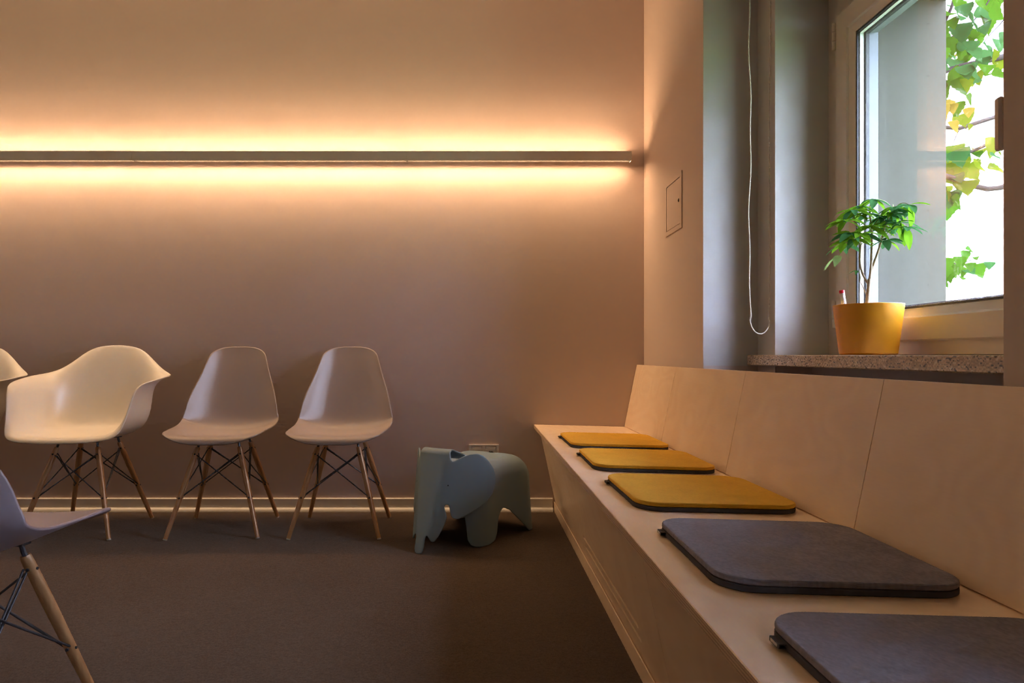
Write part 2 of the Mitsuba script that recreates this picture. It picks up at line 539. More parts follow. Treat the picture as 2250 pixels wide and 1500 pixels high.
window(1, 0.0, True)
window(2, OFFS[1], False)  # out of view, added to bring more daylight into the room

# roller-blind bead chain hanging in the niche
zz = np.linspace(0, 1, 60)
lp = []
top = 2.18
y_a, y_b, x_a, x_b, zb = 2.375, 2.455, 0.962, 1.066, 0.92
for k in range(80):       # front strand down
    z = top + (zb - top) * k / 79
    lp.append((x_a + 0.003 * math.sin(z * 9) + 0.002 * math.sin(z * 23), y_a, z))
for a in np.linspace(0, math.pi, 22)[1:-1]:
    lp.append((x_a + (x_b - x_a) * (1 - math.cos(a)) / 2, y_a + (y_b - y_a) * (1 - math.cos(a)) / 2, zb - 0.055 * math.sin(a)))
for k in range(80):
    z = zb + (top - zb) * k / 79
    lp.append((x_b - 0.004 * math.exp(-(z - zb) * 5) + 0.002 * math.sin(z * 7), y_b, z))
lp = np.array(lp)
dd = np.r_[0, np.cumsum(np.linalg.norm(np.diff(lp, axis=0), axis=1))]
at = np.arange(0, dd[-1], 0.0062)
bp = np.stack([np.interp(at, dd, lp[:, k]) for k in range(3)], 1)
ico = trimesh.creation.icosphere(subdivisions=1, radius=0.0026)
V = (ico.vertices[None] + bp[:, None]).reshape(-1, 3)
Fc = (ico.faces[None] + (np.arange(len(bp)) * len(ico.vertices))[:, None, None]).reshape(-1, 3)
put('blind_chain__cord', tube(lp[::2], 0.0011, 6), 'mat_cord', True)
k = put('blind_chain__bead', trimesh.Trimesh(V, Fc, process=False), 'mat_cord', True)
labels[k] = {'kind': 'stuff'}
put('blind_chain__wheel', tube([(1.014, 2.40, 2.185), (1.014, 2.43, 2.185)], [0.055, 0.055], 24), 'mat_cord', 30)
tag('blind_chain', 'white looped bead chain of a roller blind hanging in the window niche', 'blind chain')
put('roller_blind__roll', tube([(1.014, 1.15, 2.188), (1.014, 2.398, 2.188)], 0.03, 24), 'mat_baseboard', 30)
put('roller_blind__bracket', box(0.99, 1.04, 2.432, YN1, 2.16, HEAD), 'mat_baseboard', False)
put('roller_blind__bracket', box(0.99, 1.04, YN0, 1.15, 2.16, HEAD), 'mat_baseboard', False)
tag('roller_blind', 'rolled up white blind at the top of the window niche', 'blind')

# ------------------------------------------------------------------ linear wall lamp
LY0, LY1, LZ0, LZ1, LX1 = 3.380, 3.421, 1.7535, 1.7995, 0.782
emit = {'type': 'area', 'radiance': rgb(*LAMP_RADIANCE)}
for (a, b, dz) in ((-3.40, -1.6905, 0.0012), (-1.690, -0.3304, 0.0), (-0.330, LX1, 0.0003)):
    t, e = 0.003, 0.0025
    h = put('wall_lamp__housing', cat([box(a, b, LY0, LY0 + t, LZ0 + dz, LZ1 + dz), box(a, b, LY1 - t, LY1, LZ0 + dz + 0.004, LZ1 + dz - 0.004),
                                       box(a, b, LY0 + t, LY1 - t, LZ0 + dz + 0.014, LZ1 + dz - 0.014)]), 'mat_lamp_body', False)
    put(f'{h}__inner_lip', cat([box(a, a + 0.003, LY0 + t, LY1 - t, LZ0 + dz + 0.004, LZ1 + dz - 0.004), box(b - 0.003, b, LY0 + t, LY1 - t, LZ0 + dz + 0.004, LZ1 + dz - 0.004)] + [box(a + 0.003, b - 0.003, LY1 - t - 0.0006, LY1 - t, z, z + 0.0098) for z in (LZ0 + dz + 0.0042, LZ1 + dz - 0.014)]), 'mat_lamp_inner', False)
    zt, zbm = LZ1 + dz - 0.0108, LZ0 + dz + 0.0108
    x0, x1, y0, y1 = a + 0.004, b - 0.004, LY0 + t + 0.001, LY1 - t - 0.001
    for z, f in ((zt, [(0, 1, 2), (0, 2, 3)]), (zbm, [(0, 2, 1), (0, 3, 2)])):
        d = mikit.ply(trimesh.Trimesh([(x0, y0, z), (x1, y0, z), (x1, y1, z), (x0, y1, z)], f, process=False), 'mat_frame')
        d['emitter'] = emit
        put('wall_lamp__diffuser', d, None)
put('wall_lamp__end_cap', bbox(LX1, LX1 + 0.003, LY0, LY1, LZ0, LZ1 + 0.0005, 0.0006), 'mat_lamp_body', False)
put('wall_lamp__end_cap', bbox(-3.403, -3.40, LY0, LY1, LZ0, LZ1 + 0.001, 0.0006), 'mat_lamp_body', False)
for x in (-2.9, -1.2, 0.30):
    put('wall_lamp__wall_bracket', box(x, x + 0.03, LY1, D, 1.768, 1.785), 'mat_lamp_body', False)
tag('wall_lamp', 'long slim grey linear wall light glowing warm up and down the back wall', 'wall lamp')

# ------------------------------------------------------------------ access panel on the right wall, sockets on the back wall
y0, y1, q0, q1 = 2.826, 3.066, 1.318, 1.556
put('access_panel__frame', frame_ring(y0, y1, q0, q1, [(0, XR), (0, XR - 0.004), (0.001, XR - 0.005), (0.020, XR - 0.005), (0.020, XR)]), 'mat_panel', False)
put('access_panel__door', bbox(XR - 0.004, XR, y0 + 0.0225, y1 - 0.0225, q0 + 0.0225, q1 - 0.0225, 0.001), 'mat_panel', False)
m = trimesh.creation.torus(0.006, 0.0015, major_sections=24, minor_sections=8)
m.apply_transform(trimesh.transformations.rotation_matrix(math.pi / 2, (0, 1, 0)))
m.apply_translation((XR - 0.0045, 2.865, 1.44))
k = put('access_panel__lock', cat([m, tube([(XR - 0.0035, 2.865, 1.44), (XR - 0.0055, 2.865, 1.44)], 0.003, 12)]), 'mat_dark', True)
labels[k] = {'label': 'small round dark lock'}
put('access_panel__reveal', frame_ring(y0 + 0.0195, y1 - 0.0195, q0 + 0.0195, q1 - 0.0195, [(0, XR), (0, XR - 0.001), (0.0035, XR - 0.001), (0.0035, XR)]), 'mat_dark', False)
tag('access_panel', 'small flush wall access panel with round lock on the right wall', 'access panel')


def socket_plate():
    sx, sz, yw = -0.0225, 0.3375, D
    w, h = 0.1515, 0.081
    plate = sg.box(0, 0, w, h).difference(sg.box(0.013, 0.006, 0.068, 0.075)).difference(sg.box(0.0835, 0.006, 0.1385, 0.075))
    m = extrude(plate, 0.010)
    R = np.array([[1, 0, 0, sx], [0, 0, -1, yw], [0, 1, 0, sz - h], [0, 0, 0, 1.0]])
    m.apply_transform(R)
    put('double_socket__plate', m, 'mat_socket', False)
    for k in range(2):
        x = 0.013 + 0.0705 * k
        ins = sg.box(x + 0.001, 0.0065, x + 0.054, 0.056).difference(sg.Point(x + 0.0275, 0.029).buffer(0.0195))
        a = extrude(ins, 0.0085)
        a.apply_transform(R)
        i = put('double_socket__insert', a, 'mat_socket', False)
        b = extrude(sg.box(x + 0.003, 0.0600, x + 0.052, 0.0715), 0.0078)
        b.apply_transform(R)
        put(f'{i}__label_window', b, 'mat_socket', False)
        ledge = extrude(sg.box(x + 0.001, 0.0560, x + 0.054, 0.0590), 0.0115)
        ledge.apply_transform(R)
        put(f'{i}__ledge', ledge, 'mat_socket', False)
        cup = lathe([(0.0195, 0.0088), (0.0185, 0.002), (0.001, 0.002)], 32)
        cup.apply_translation((x + 0.0275, 0.029, 0))
        cup.apply_transform(R)
        put(f'{i}__cup', cup, 'mat_socket_dark', 30)
        clip = cat([box(x + 0.0255, x + 0.0295, 0.045, 0.0482, 0.002, 0.0088), box(x + 0.0255, x + 0.0295, 0.0098, 0.013, 0.002, 0.0088)])
        clip.apply_transform(R)
        put(f'{i}__earth_clip', clip, 'mat_metal', False)
        pins = cat([tube([(x + 0.0275 + s * 0.0095, 0.029, 0.0021), (x + 0.0275 + s * 0.0095, 0.029, 0.0026)], 0.0027, 12) for s in (-1, 1)])
        pins.apply_transform(R)
        put(f'{i}__pin_hole', pins, 'mat_dark', False)
    tag('double_socket', 'white double power socket low on the back wall behind the elephant stool', 'power socket')


socket_plate()

# ------------------------------------------------------------------ bench
B0, B1 = -1.25, D - 0.002
XB0, XB1 = 0.307, 0.764
ZF, ZR = 0.439, 0.4274
SL = (ZR - ZF) / (XB1 - XB0)


def prism_y(pts, y0, y1, gap=0.0008):
    m = extrude(sg.Polygon(pts), y1 - y0 - 2 * gap)
    m.apply_transform(np.array([[1, 0, 0, 0], [0, 0, 1, y0 + gap], [0, 1, 0, 0], [0, 0, 0, 1.0]]))
    if m.volume < 0:
        m.invert()
    return m


th = 0.018
xe = XB1 + 0.016
for a, b in ((0.55, B1), (B0, 0.55)):
    c = 0.0012
    k = put('bench__seat_board', prism_y([(XB0, ZF - th), (XB0, ZF - c), (XB0 + c, ZF), (xe, ZF + SL * (xe - XB0)), (xe, ZF + SL * (xe - XB0) - th)], a, b), 'mat_birch_seat', False)
    put(f'{k}__edge', prism_y([(XB0 - 0.0006, ZF - th + 0.0004), (XB0 - 0.0006, ZF - 0.0014), (XB0, ZF - 0.0014), (XB0, ZF - th + 0.0004)], a, b), 'mat_ply_edge', False)
# leaning back panels
u = np.array([0.829 - 0.766, 0.742 - 0.4310])
u /= np.linalg.norm(u)
nrm = np.array([u[1], -u[0]])
p0 = np.array([0.7660, 0.4300])
p1 = np.array([0.829, 0.742])
for a, b in ((2.788, B1), (2.075, 2.788), (1.377, 2.075), (0.68, 1.377), (-0.02, 0.68), (-0.72, -0.02), (B0, -0.72)):
    put('bench__back_panel', prism_y([p0, p1 - 0.001 * u, p1 + 0.001 * nrm, p1 + th * nrm, p0 + th * nrm], a, b, 0.0011), 'mat_birch_back', False)
# leaning front panels with ventilation slots in the first one
f0 = np.array([0.334, ZF - th - 0.001])
f1 = np.array([0.4225, 0.012])
fl = np.linalg.norm(f1 - f0)
fu = (f1 - f0) / fl
fn_ = np.array([-fu[1], fu[0]])
fn_ = fn_ if fn_[0] > 0 else -fn_
for a, b, slots in ((1.385, B1, True), (-0.02, 1.385, False), (B0, -0.02, False)):
    pl = sg.box(a + 0.001, 0, b - 0.001, fl)
    if slots:
        for zs in (0.140, 0.105):
            s = (f0[1] - zs) / (f0[1] - f1[1]) * fl
            pl = pl.difference(sg.LineString([(1.641, s), (2.444, s)]).buffer(0.0065))
    m = extrude(pl, 0.016)
    A = np.eye(4)
    A[:3, 0] = (0, 1, 0)
    A[:3, 1] = (fu[0], 0, fu[1])
    A[:3, 2] = (fn_[0], 0, fn_[1])
    A[:3, 3] = (f0[0], 0, f0[1])
    m.apply_transform(A)
    if m.volume < 0:
        m.invert()
    put('bench__front_panel', m, 'mat_birch_back', False)
put('bench__base_rail', bbox(0.4085, 0.4125, B0, B1, 0, 0.049, 0.001), 'mat_birch_back', False)
put('bench__inner_lining', box(0.46, 0.475, B0 + 0.02, B1 - 0.02, 0.0, 0.40), 'mat_dark', False)
put('bench__end_panel', prism_y([(0.418, 0.0), (0.341, 0.418), (0.76, 0.405), (0.76, 0.0)], B0 + 0.002, B0 + 0.02), 'mat_birch_back', False)
put('bench__end_panel', prism_y([(0.76, 0.0), (0.78, 0.4), (0.85, 0.74), (0.86, 0.0)], B0 + 0.002, B0 + 0.02), 'mat_birch_back', False)
tag('bench', 'long built-in birch plywood bench with leaning back panels under the window', 'bench')

# ------------------------------------------------------------------ felt seat pads
tilt = math.degrees(math.atan(-SL))
pad_top = mikit.ply(slab(0.378, 0.388, 0.058, 0.0105, 0.0205, 0.0035), None, smooth=35)
pad_base = mikit.ply(slab(0.378, 0.388, 0.058, 0.0, 0.0103, 0.002), None, smooth=35)
tag_mesh = mikit.ply(cat([tube([(-0.186, 0.128, 0.008), (-0.194, 0.128, 0.0085), (-0.1975, 0.128, 0.006), (-0.194, 0.128, 0.0035), (-0.186, 0.128, 0.004)], 0.0012, 6),
                          box(-0.1975, -0.186, 0.114, 0.140, 0.0078, 0.0092), box(-0.1985, -0.1973, 0.114, 0.140, 0.0032, 0.0092), box(-0.1975, -0.186, 0.114, 0.140, 0.003, 0.0042)]), None, smooth=False)
tag_print = mikit.ply(box(-0.1991, -0.1984, 0.118, 0.136, 0.0045, 0.0080), None, smooth=False)
cush = [(2.768, 'mustard', 'mustard felt seat pad on the bench, farthest back beside the wall'),
        (2.262, 'mustard', 'mustard felt seat pad in the middle of the three mustard pads'),
        (1.737, 'mustard', 'mustard felt seat pad on the bench next to the grey pads'),
        (1.205, 'grey', 'grey felt seat pad on the bench next to the mustard pads'),
        (0.695, 'grey', 'grey felt seat pad nearest the viewer, cut by the photo edge')]
for i, (y, c, lab) in enumerate(cush):
    name = 'seat_pad' + (f'_{i:03d}' if i else '')
    xc = 0.560
    M = T().translate([xc, y, ZF + SL * (xc - XB0) + 0.0004]).rotate([0, 1, 0], tilt).rotate([0, 0, 1], (0.4, -0.5, 0.6, -0.6, -0.3)[i])
    for part, d, b in (('top_felt', pad_top, 'mat_felt_mustard' if c == 'mustard' else 'mat_felt_grey'), ('base_felt', pad_base, 'mat_felt_dark'),
                       ('fabric_tag', tag_mesh, 'mat_tag'), ('fabric_tag__print', tag_print, 'mat_tag_print')):
        if part == 'fabric_tag__print' and c == 'mustard':
            continue
        scene[f'{name}__{part}'] = {**d, 'bsdf': {'type': 'ref', 'id': b}, 'to_world': M}
    tag(name, lab, 'seat cushion', 'seat pads on the bench')
    labels[f'{name}__base_felt'] = {'label': 'dark felt underside'}


# ------------------------------------------------------------------ chairs
def side_shell():
    pr = np.array([  # y, z, half width, curl
        (-0.240, 0.412, 0.186, 0.000), (-0.231, 0.431, 0.195, 0.008), (-0.206, 0.440, 0.203, 0.012), (-0.16, 0.439, 0.208, 0.019), (-0.09, 0.431, 0.213, 0.030), (0.0, 0.421, 0.217, 0.045), (0.075, 0.421, 0.219, 0.058),
        (0.130, 0.438, 0.218, 0.069), (0.164, 0.475, 0.214, 0.078), (0.184, 0.53, 0.206, 0.080), (0.201, 0.59, 0.191, 0.070), (0.221, 0.66, 0.167, 0.056),
        (0.243, 0.74, 0.142, 0.046), (0.259, 0.80, 0.124, 0.034), (0.265, 0.829, 0.112, 0.026)])
    d = np.r_[0, np.cumsum(np.hypot(*np.diff(pr[:, :2], axis=0).T))]
    L = d[-1]
    cs = CubicSpline(d, pr[:, :2])
    w, c = PchipInterpolator(d, pr[:, 2]), PchipInterpolator(d, pr[:, 3])
    # rows dense at both ends
    s = np.concatenate([0.085 * (1 - np.cos(np.linspace(0, math.pi / 2, 12)[1:])), np.linspace(0.085, L - 0.068, 34)[1:-1],
                        (L - 0.068 * (1 - np.cos(np.linspace(0, math.pi / 2, 12)[1:])))[::-1]])
    u = np.linspace(-1, 1, 41)
    G = np.zeros((len(s), len(u), 3))
    for i, si in enumerate(s):
        y, z = cs(si)
        ty, tz = cs(si, 1)
        n = np.array([-tz, ty]) / math.hypot(ty, tz)          # towards the sitter
        f = 1.0
        if si < 0.085:
            t = 1 - si / 0.085
            f = (1 - 0.998 * t ** 3.2) ** (1 / 2.6)
        if si > L - 0.068:
            t = 1 - (L - si) / 0.068
            f = (1 - 0.998 * t ** 2.9) ** (1 / 2.9)
        x = u * w(si) * f
        k = c(si) * np.abs(u * f) ** 2.8
        lip = 0.0
        G[i, :, 0] = x
        G[i, :, 1] = y + n[0] * (k + lip)
        G[i, :, 2] = z + n[1] * (k + lip)
    V, F = quad_grid(G)
    F = F[:, ::-1] if False else F
    return thicken(V, F, 0.0080)


def arm_shell():
    # rim (half, +x): front centre -> back centre ; rows from the seat centre outwards
    rim = np.array([(0, -.292, .425), (.11, -.288, .427), (.185, -.276, .434), (.232, -.250, .455), (.252, -.215, .51), (.264, -.190, .575), (.276, -.165, .632), (.292, -.120, .662),
                    (.310, -.035, .676), (.320, .070, .688), (.312, .140, .696), (.264, .198, .712), (.204, .236, .752), (.134, .262, .808), (.066, .269, .831), (0, .270, .836)])
    up = np.array([(0, -.272, .440), (.11, -.268, .442), (.178, -.255, .449), (.215, -.228, .47), (.236, -.195, .515), (.246, -.172, .565), (.252, -.148, .610), (.258, -.105, .632),
                   (.262, -.030, .642), (.262, .060, .650), (.248, .130, .664), (.215, .180, .690), (.165, .216, .730), (.095, .243, .775), (.045, .250, .787), (0, .251, .789)])
    mid = np.array([(0, -.21, .437), (.09, -.208, .439), (.15, -.20, .444), (.19, -.182, .456), (.214, -.160, .485), (.224, -.140, .515), (.230, -.115, .535), (.235, -.075, .545),
                    (.238, -.015, .550), (.234, .055, .555), (.216, .110, .562), (.182, .152, .575), (.135, .182, .598), (.078, .203, .630), (.038, .209, .640), (0, .210, .642)])
    low = np.array([(0, -.14, .428), (.07, -.138, .429), (.12, -.132, .432), (.158, -.12, .438), (.184, -.105, .450), (.195, -.088, .461), (.202, -.068, .469), (.207, -.038, .474),
                    (.208, .004, .477), (.202, .052, .479), (.184, .094, .482), (.152, .128, .488), (.112, .150, .497), (.065, .165, .510), (.032, .170, .515), (0, .171, .516)])
    flo = np.array([(0, -.06, .420), (.04, -.058, .420), (.07, -.055, .421), (.098, -.048, .423), (.120, -.038, .426), (.130, -.028, .428), (.136, -.015, .430), (.140, .002, .432),
                    (.140, .024, .433), (.136, .050, .434), (.122, .074, .435), (.098, .094, .437), (.070, .106, .440), (.040, .112, .443), (.020, .114, .444), (0, .115, .445)])
    cen = np.zeros((16, 3)) + (0, .02, .417)
    rows = [r * np.array([k, 1, 1]) for r, k in zip((cen, flo, low, mid, up, rim), (1, 1.13, 1.09, 1.03, .985, .965))]
    # mirror round
    def full_loop(a):
        b = a[1:-1][::-1] * np.array([-1, 1, 1])
        return np.vstack([a, b])
    R = np.array([full_loop(a) for a in rows])      # (6, 30, 3)
    t = np.linspace(0, 1, R.shape[1] + 1)
    tt = np.linspace(0, 1, 145)[:-1]
    A = np.array([CubicSpline(t, np.vstack([r, r[:1]]), bc_type='periodic')(tt) for r in R])
    sv = np.array([0, .2, .42, .64, .87, 1.0])
    rr = np.concatenate([np.linspace(0.02, 0.8, 22), np.linspace(0.8, 1, 9)[1:]])
    G = CubicSpline(sv, A, axis=0)(rr)
    G[0] = G[0].mean(0) * 0.6 + G[0] * 0.4
    m, n = G.shape[:2]
    V = np.vstack([G.reshape(-1, 3), G[0].mean(0)[None]])
    F = []
    for i in range(m - 1):
        for j in range(n):
            k = (j + 1) % n
            a, b, c, d = i * n + j, i * n + k, (i + 1) * n + k, (i + 1) * n + j
            F += [(a, d, c), (a, c, b)]
    for j in range(n):
        F.append((m * n, j, (j + 1) % n))
    F = np.array(F)
    fn = np.cross(V[F[:, 1]] - V[F[:, 0]], V[F[:, 2]] - V[F[:, 0]])
    if fn[:400, 2].sum() < 0:
        F = F[:, ::-1]
    return thicken(V, F, 0.0062)


LEGS = [(-1, -1), (1, -1), (1, 1), (-1, 1)]
TOPZ = 0.383


def leg_line(sx, sy, t):      # t 0 at top 1 at floor
    a = np.array([sx * 0.090, sy * 0.092 + 0.0, TOPZ])
    b = np.array([sx * 0.194, sy * 0.196 + 0.0, 0.003])
    return a + (b - a) * t


def base_parts():
    out = []
    for sx, sy in LEGS:
        ts = np.array([0, .01, .05, .15, .3, .6, .9, 1.0])
        rs = np.array([.0095, .0108, .0115, .0122, .0125, .0112, .0093, .0088])
        leg = tube([leg_line(sx, sy, t) for t in ts], rs, 16)
        gl = tube([leg_line(sx, sy, .9935), leg_line(sx, sy, 1.0065)], [.0092, .0085], 14)
        bolts = []
        for t in (0.075, 0.555):
            c = leg_line(sx, sy, t)
            bolts.append(cat([tube([c + (0, -0.0135, 0), c + (0, 0.0135, 0)], .0036, 10), tube([c + (-0.0135, 0, 0), c + (0.0135, 0, 0)], .0030, 10)]))
        br = cat([tube([leg_line(sx, sy, 0.09) * (1, 1, 1), leg_line(sx, sy, -0.02), leg_line(sx, sy, -0.06) + (0, 0, 0.012)], .0052, 8),
                  box(sx * .078 - .02, sx * .078 + .02, sy * .085 - .014, sy * .085 + .014, 0.406, 0.414)])
        out.append((('leg', leg, 'mat_leg_wood', 40), ('glide', gl, 'mat_glide', 40), ('bolt', bolts[0], 'mat_black_steel', 40), ('bolt_001', bolts[1], 'mat_black_steel', 40), ('bracket', br, 'mat_black_steel', 30)))
    rods = []
    hi, lo = 0.075, 0.555
    for a in range(4):
        b = (a + 1) % 4
        for p, q in ((a, b), (b, a)):
            s = leg_line(*LEGS[p], hi)
            e = leg_line(*LEGS[q], lo)
            inn = (np.array([(LEGS[p][0] + LEGS[q][0]) / 2, (LEGS[p][1] + LEGS[q][1]) / 2, 0])) * 0.006
            sg_ = 1 if p == a else -1
            rods.append(tube([s + inn * sg_, (s + e) / 2 + inn * sg_ * 0.6, e + inn * sg_], .0026, 8))
        # the second, parallel rod of each pair that ties to the seat mount
        s = leg_line(*LEGS[b], hi) * (0.90, 0.90, 1.0)
        e = leg_line(*LEGS[a], lo) * (0.97, 0.97, 1.0)
        rods.append(tube([s, e], .0024, 8))
    return out, rods


BP, RODS = base_parts()
BPD = [[(n, mikit.ply(m, b, smooth=s)) for n, m, b, s in leg] for leg in BP]
RODD = [mikit.ply(r, 'mat_black_steel', smooth=40) for r in RODS]
SIDE = mikit.ply(side_shell(), None, smooth=True)
ARM = mikit.ply(arm_shell(), None, smooth=True)


def chair(name, shell, m, x, y, rot, label, group, category='chair', shell_rot=0.0, dx=0.0, dy=0.0):
    M = T().translate([x, y, 0]).rotate([0, 0, 1], rot)
    MS = T().translate([x + dx, y + dy, 0]).rotate([0, 0, 1], rot + shell_rot)
    k = name
    n = 0
    while f'{k}__seat_shell' in scene:
        n += 1
        k = f'{name}_{n:03d}'
    scene[f'{k}__seat_shell'] = {**shell, 'bsdf': {'type': 'ref', 'id': m}, 'to_world': MS}
    for i, leg in enumerate(BPD):
        suf = f'_{i:03d}' if i else ''
        for n, d in leg:
            key = f'{k}__leg{suf}' if n == 'leg' else f'{k}__leg{suf}__{n}'
            scene[key] = {**d, 'to_world': M}
    for i, d in enumerate(RODD):
        scene[f'{k}__brace' + (f'_{i:03d}' if i else '')] = {**d, 'to_world': M}
    tag(k, label, category, group)
    return k


chair('armchair', ARM, 'mat_shell_white', -1.75, 3.11, 0, 'white moulded armchair with wooden legs, fully in view beside the grey side chair', 'white armchairs along the wall', 'armchair', shell_rot=4, dx=0.006, dy=0.0)
chair('armchair', ARM, 'mat_shell_white', -2.435, 3.11, 0, 'white moulded armchair at the left photo edge, only its arm in view', 'white armchairs along the wall', 'armchair', shell_rot=4, dx=0.006, dy=0.0)
chair('side_chair', SIDE, 'mat_shell_grey', -1.135, 3.12, 4, 'mauve grey moulded side chair against the wall, next to the white armchair', 'grey side chairs')
chair('side_chair', SIDE, 'mat_shell_grey', -0.600, 3.12, 0.5, 'mauve grey moulded side chair against the wall, nearest the elephant stool', 'grey side chairs')
chair('side_chair', SIDE, 'mat_shell_mauve', -1.005, 1.30, 178, 'grey side chair in the left foreground seen from behind, facing the wall', 'grey side chairs')

# ------------------------------------------------------------------ elephant stool
EB, EL = np.array([.554, .832, 0]), np.array([.832, -.554, 0])
EO = np.array([-.208, 2.71, 0]) - .015 * EL


def sm(x):
    x = np.clip(x, 0, 1)
    return x * x * (3 - 2 * x)


def head_map(a, z):
    a, z = np.asarray(a, float), np.asarray(z, float)
    zz = np.minimum(z, 0.377)
    s = np.abs(a)[:, None]
    n = 80
    t = (np.arange(n) + .5) / n * s
    h = (.028 + .125 * zz)[:, None]
    tight = np.where(a < 0, 1.14, 1.0)[:, None]
    psi = tight * np.radians(10 * np.clip(t / h, 0, 1) + 33 * sm((t - h + .02) / .04) + 20 * sm((t - h - .13) / .10))
    q = np.sum(np.cos(psi), 1) * np.abs(a) / n * np.sign(a)
    b = np.sum(np.sin(psi), 1) * np.abs(a) / n + .115 * zz / .41
    # above z = .385 the sheet bends over backwards into the neck strip
    e = np.maximum(z - 0.377, 0)
    Rr = 0.024
    am = math.radians(116)
    ang = np.minimum(e / Rr, am)
    rest = np.maximum(e - Rr * am, 0)
    b = b + Rr * (1 - np.cos(ang)) + rest * math.sin(am)
    zo = zz + Rr * np.sin(ang) + rest * math.cos(am)
    return EO + b[:, None] * EB + q[:, None] * EL + np.c_[a * 0, a * 0, zo]


ear = [(0.085, 0.357), (0.096, 0.356), (0.113, 0.365), (0.134, 0.374), (0.156, 0.382), (0.189, 0.385), (0.212, 0.375), (0.235, 0.356), (0.257, 0.331), (0.272, 0.305), (0.279, 0.275), (0.279, 0.249), (0.273, 0.224), (0.256, 0.201),
       (0.23, 0.181), (0.202, 0.163), (0.171, 0.146), (0.154, 0.138), (0.14, 0.135), (0.124, 0.139), (0.116, 0.15), (0.111, 0.164), (0.107, 0.179), (0.1, 0.19), (0.09, 0.194), (0.082, 0.191), (0.077, 0.182), (0.083, 0.167),
       (0.089, 0.155), (0.095, 0.14), (0.09, 0.112), (0.08, 0.088), (0.071, 0.068), (0.06, 0.051), (0.05, 0.051), (0.041, 0.062), (0.032, 0.072), (0.025, 0.074), (0.020, 0.068), (0.018, 0.058), (0.018, 0.043), (0.018, 0.02), (0.014, 0.006), (0.005, 0.002)]
neck = [(0.079, 0.365), (0.075, 0.380), (0.070, 0.398), (0.068, 0.415), (0.072, 0.435), (0.085, 0.470), (0.085, 0.525)]
half = ear[::-1] + neck
loop = half + [(-a, z) for a, z in half[::-1]]
poly = sg.Polygon(loop).buffer(0)
poly = poly.buffer(-0.002).buffer(0.004).buffer(-0.002)
U, Vh, Fh = sheet(poly, 0.0065, head_map)
put('elephant_stool__head', thicken(Vh, Fh, 0.008), 'mat_elephant', True)
e3 = head_map([0.084, 0.0840, 0.089], [0.265, 0.27, 0.265])
en = np.cross(e3[2] - e3[0], e3[1] - e3[0])
en /= np.linalg.norm(en)
for sgn in (1, -1):
    c = head_map([sgn * 0.084], [0.265])[0]
    p = head_map([sgn * 0.084, sgn * 0.084, sgn * 0.090], [0.265, 0.272, 0.265])
    nn = np.cross(p[2] - p[0], p[1] - p[0])
    nn /= np.linalg.norm(nn)
    cen = EO + 0.3 * EB
    if np.dot(nn, c - cen) < 0:
        nn = -nn
    m = trimesh.creation.icosphere(3, 0.0026)
    m.apply_translation(c + nn * 0.0036)
    put('elephant_stool__head__eye', m, 'mat_eye', True)

bpl = np.array([(.158, 0), (.16, .045), (.168, .09), (.185, .13), (.215, .157), (.26, .167), (.31, .160), (.37, .159), (.44, .168), (.51, .188), (.55, .19), (.59, .17), (.615, .135), (.63, .09), (.637, .045), (.638, 0)])
bd = np.r_[0, np.cumsum(np.hypot(*np.diff(bpl, axis=0).T))]
BCS, BLEN = CubicSpline(bd, bpl), bd[-1]
ZT = 0.335


def body_map(p, s):
    """p along the plan outline, s = down from the spine in units: 0..1 = flat top and shoulder, then metres below"""
    p, s = np.asarray(p, float), np.asarray(s, float)
    o = BCS(np.clip(p, 0, BLEN))
    kb = np.clip(o[:, 0], .27, .52)
    K = np.c_[kb, kb * 0]
    v = o - K
    Lh = np.linalg.norm(v, axis=1)
    v = v / Lh[:, None]
    rear = sm((p - .47) / .12)
    R = np.minimum(.075 + .035 * rear, Lh * .95)
    top = Lh - R
    arc = R * math.pi / 2
    # s is remapped so that s=-h below shoulder equals z : s in [0, .2] covers top + arc
    S = np.where(s < .2, s / .2 * (top + arc), top + arc + (s - .2))
    ang = np.clip((S - top) / R, 0, math.pi / 2)
    h = np.minimum(S, top) + R * np.sin(ang)
    z = ZT - R * (1 - np.cos(ang)) - np.where(s > .2, s - .2, 0) * (ZT - R) / (ZT - .075)
    saddle = .004 * np.exp(-((kb - .33) / .09) ** 2) * (1 - np.clip((S - top) / R, 0, 1))
    z = z - saddle
    fl = (.022 * rear + .0) * np.clip(1 - z / .30, 0, 1) ** 1.5
    h = h + fl
    bq = K + v * h[:, None]
    return EO + bq[:, :1] * EB + bq[:, 1:2] * EL + np.c_[z * 0, z * 0, z]


def zs(z, rear=0.0):           # z -> s
    return .2 + (ZT - .075 - z)


hem = [(0, .24), (.065, .24), (.092, .20), (.103, .165), (.110, .134), (.114, .117), (.119, .08), (.124, .034), (.136, .014), (.152, .007), (.175, .0045), (.21, .0045), (.245, .0045), (.27, .006), (.287, .012), (.298, .032), (.303, .06), (.308, .09), (.314, .105), (.324, .118), (.340, .132), (.359, .133),
       (.397, .117), (.43, .088), (.475, .049), (.506, .019), (.520, .007), (.535, .0045), (.575, .0045), (.597, .008), (.61, .02), (.624, .06), (.644, .11), (.675, .15), (.70, .165), (BLEN, .168)]
poly = sg.Polygon([(0, 0), (BLEN, 0)] + [(p, float(zs(z))) for p, z in hem[::-1]])
U, Vb, Fb = sheet(poly, 0.0068, body_map)
mir = np.eye(3) - 2 * np.outer(EL, EL)
Vm = (Vb - EO) @ mir + EO
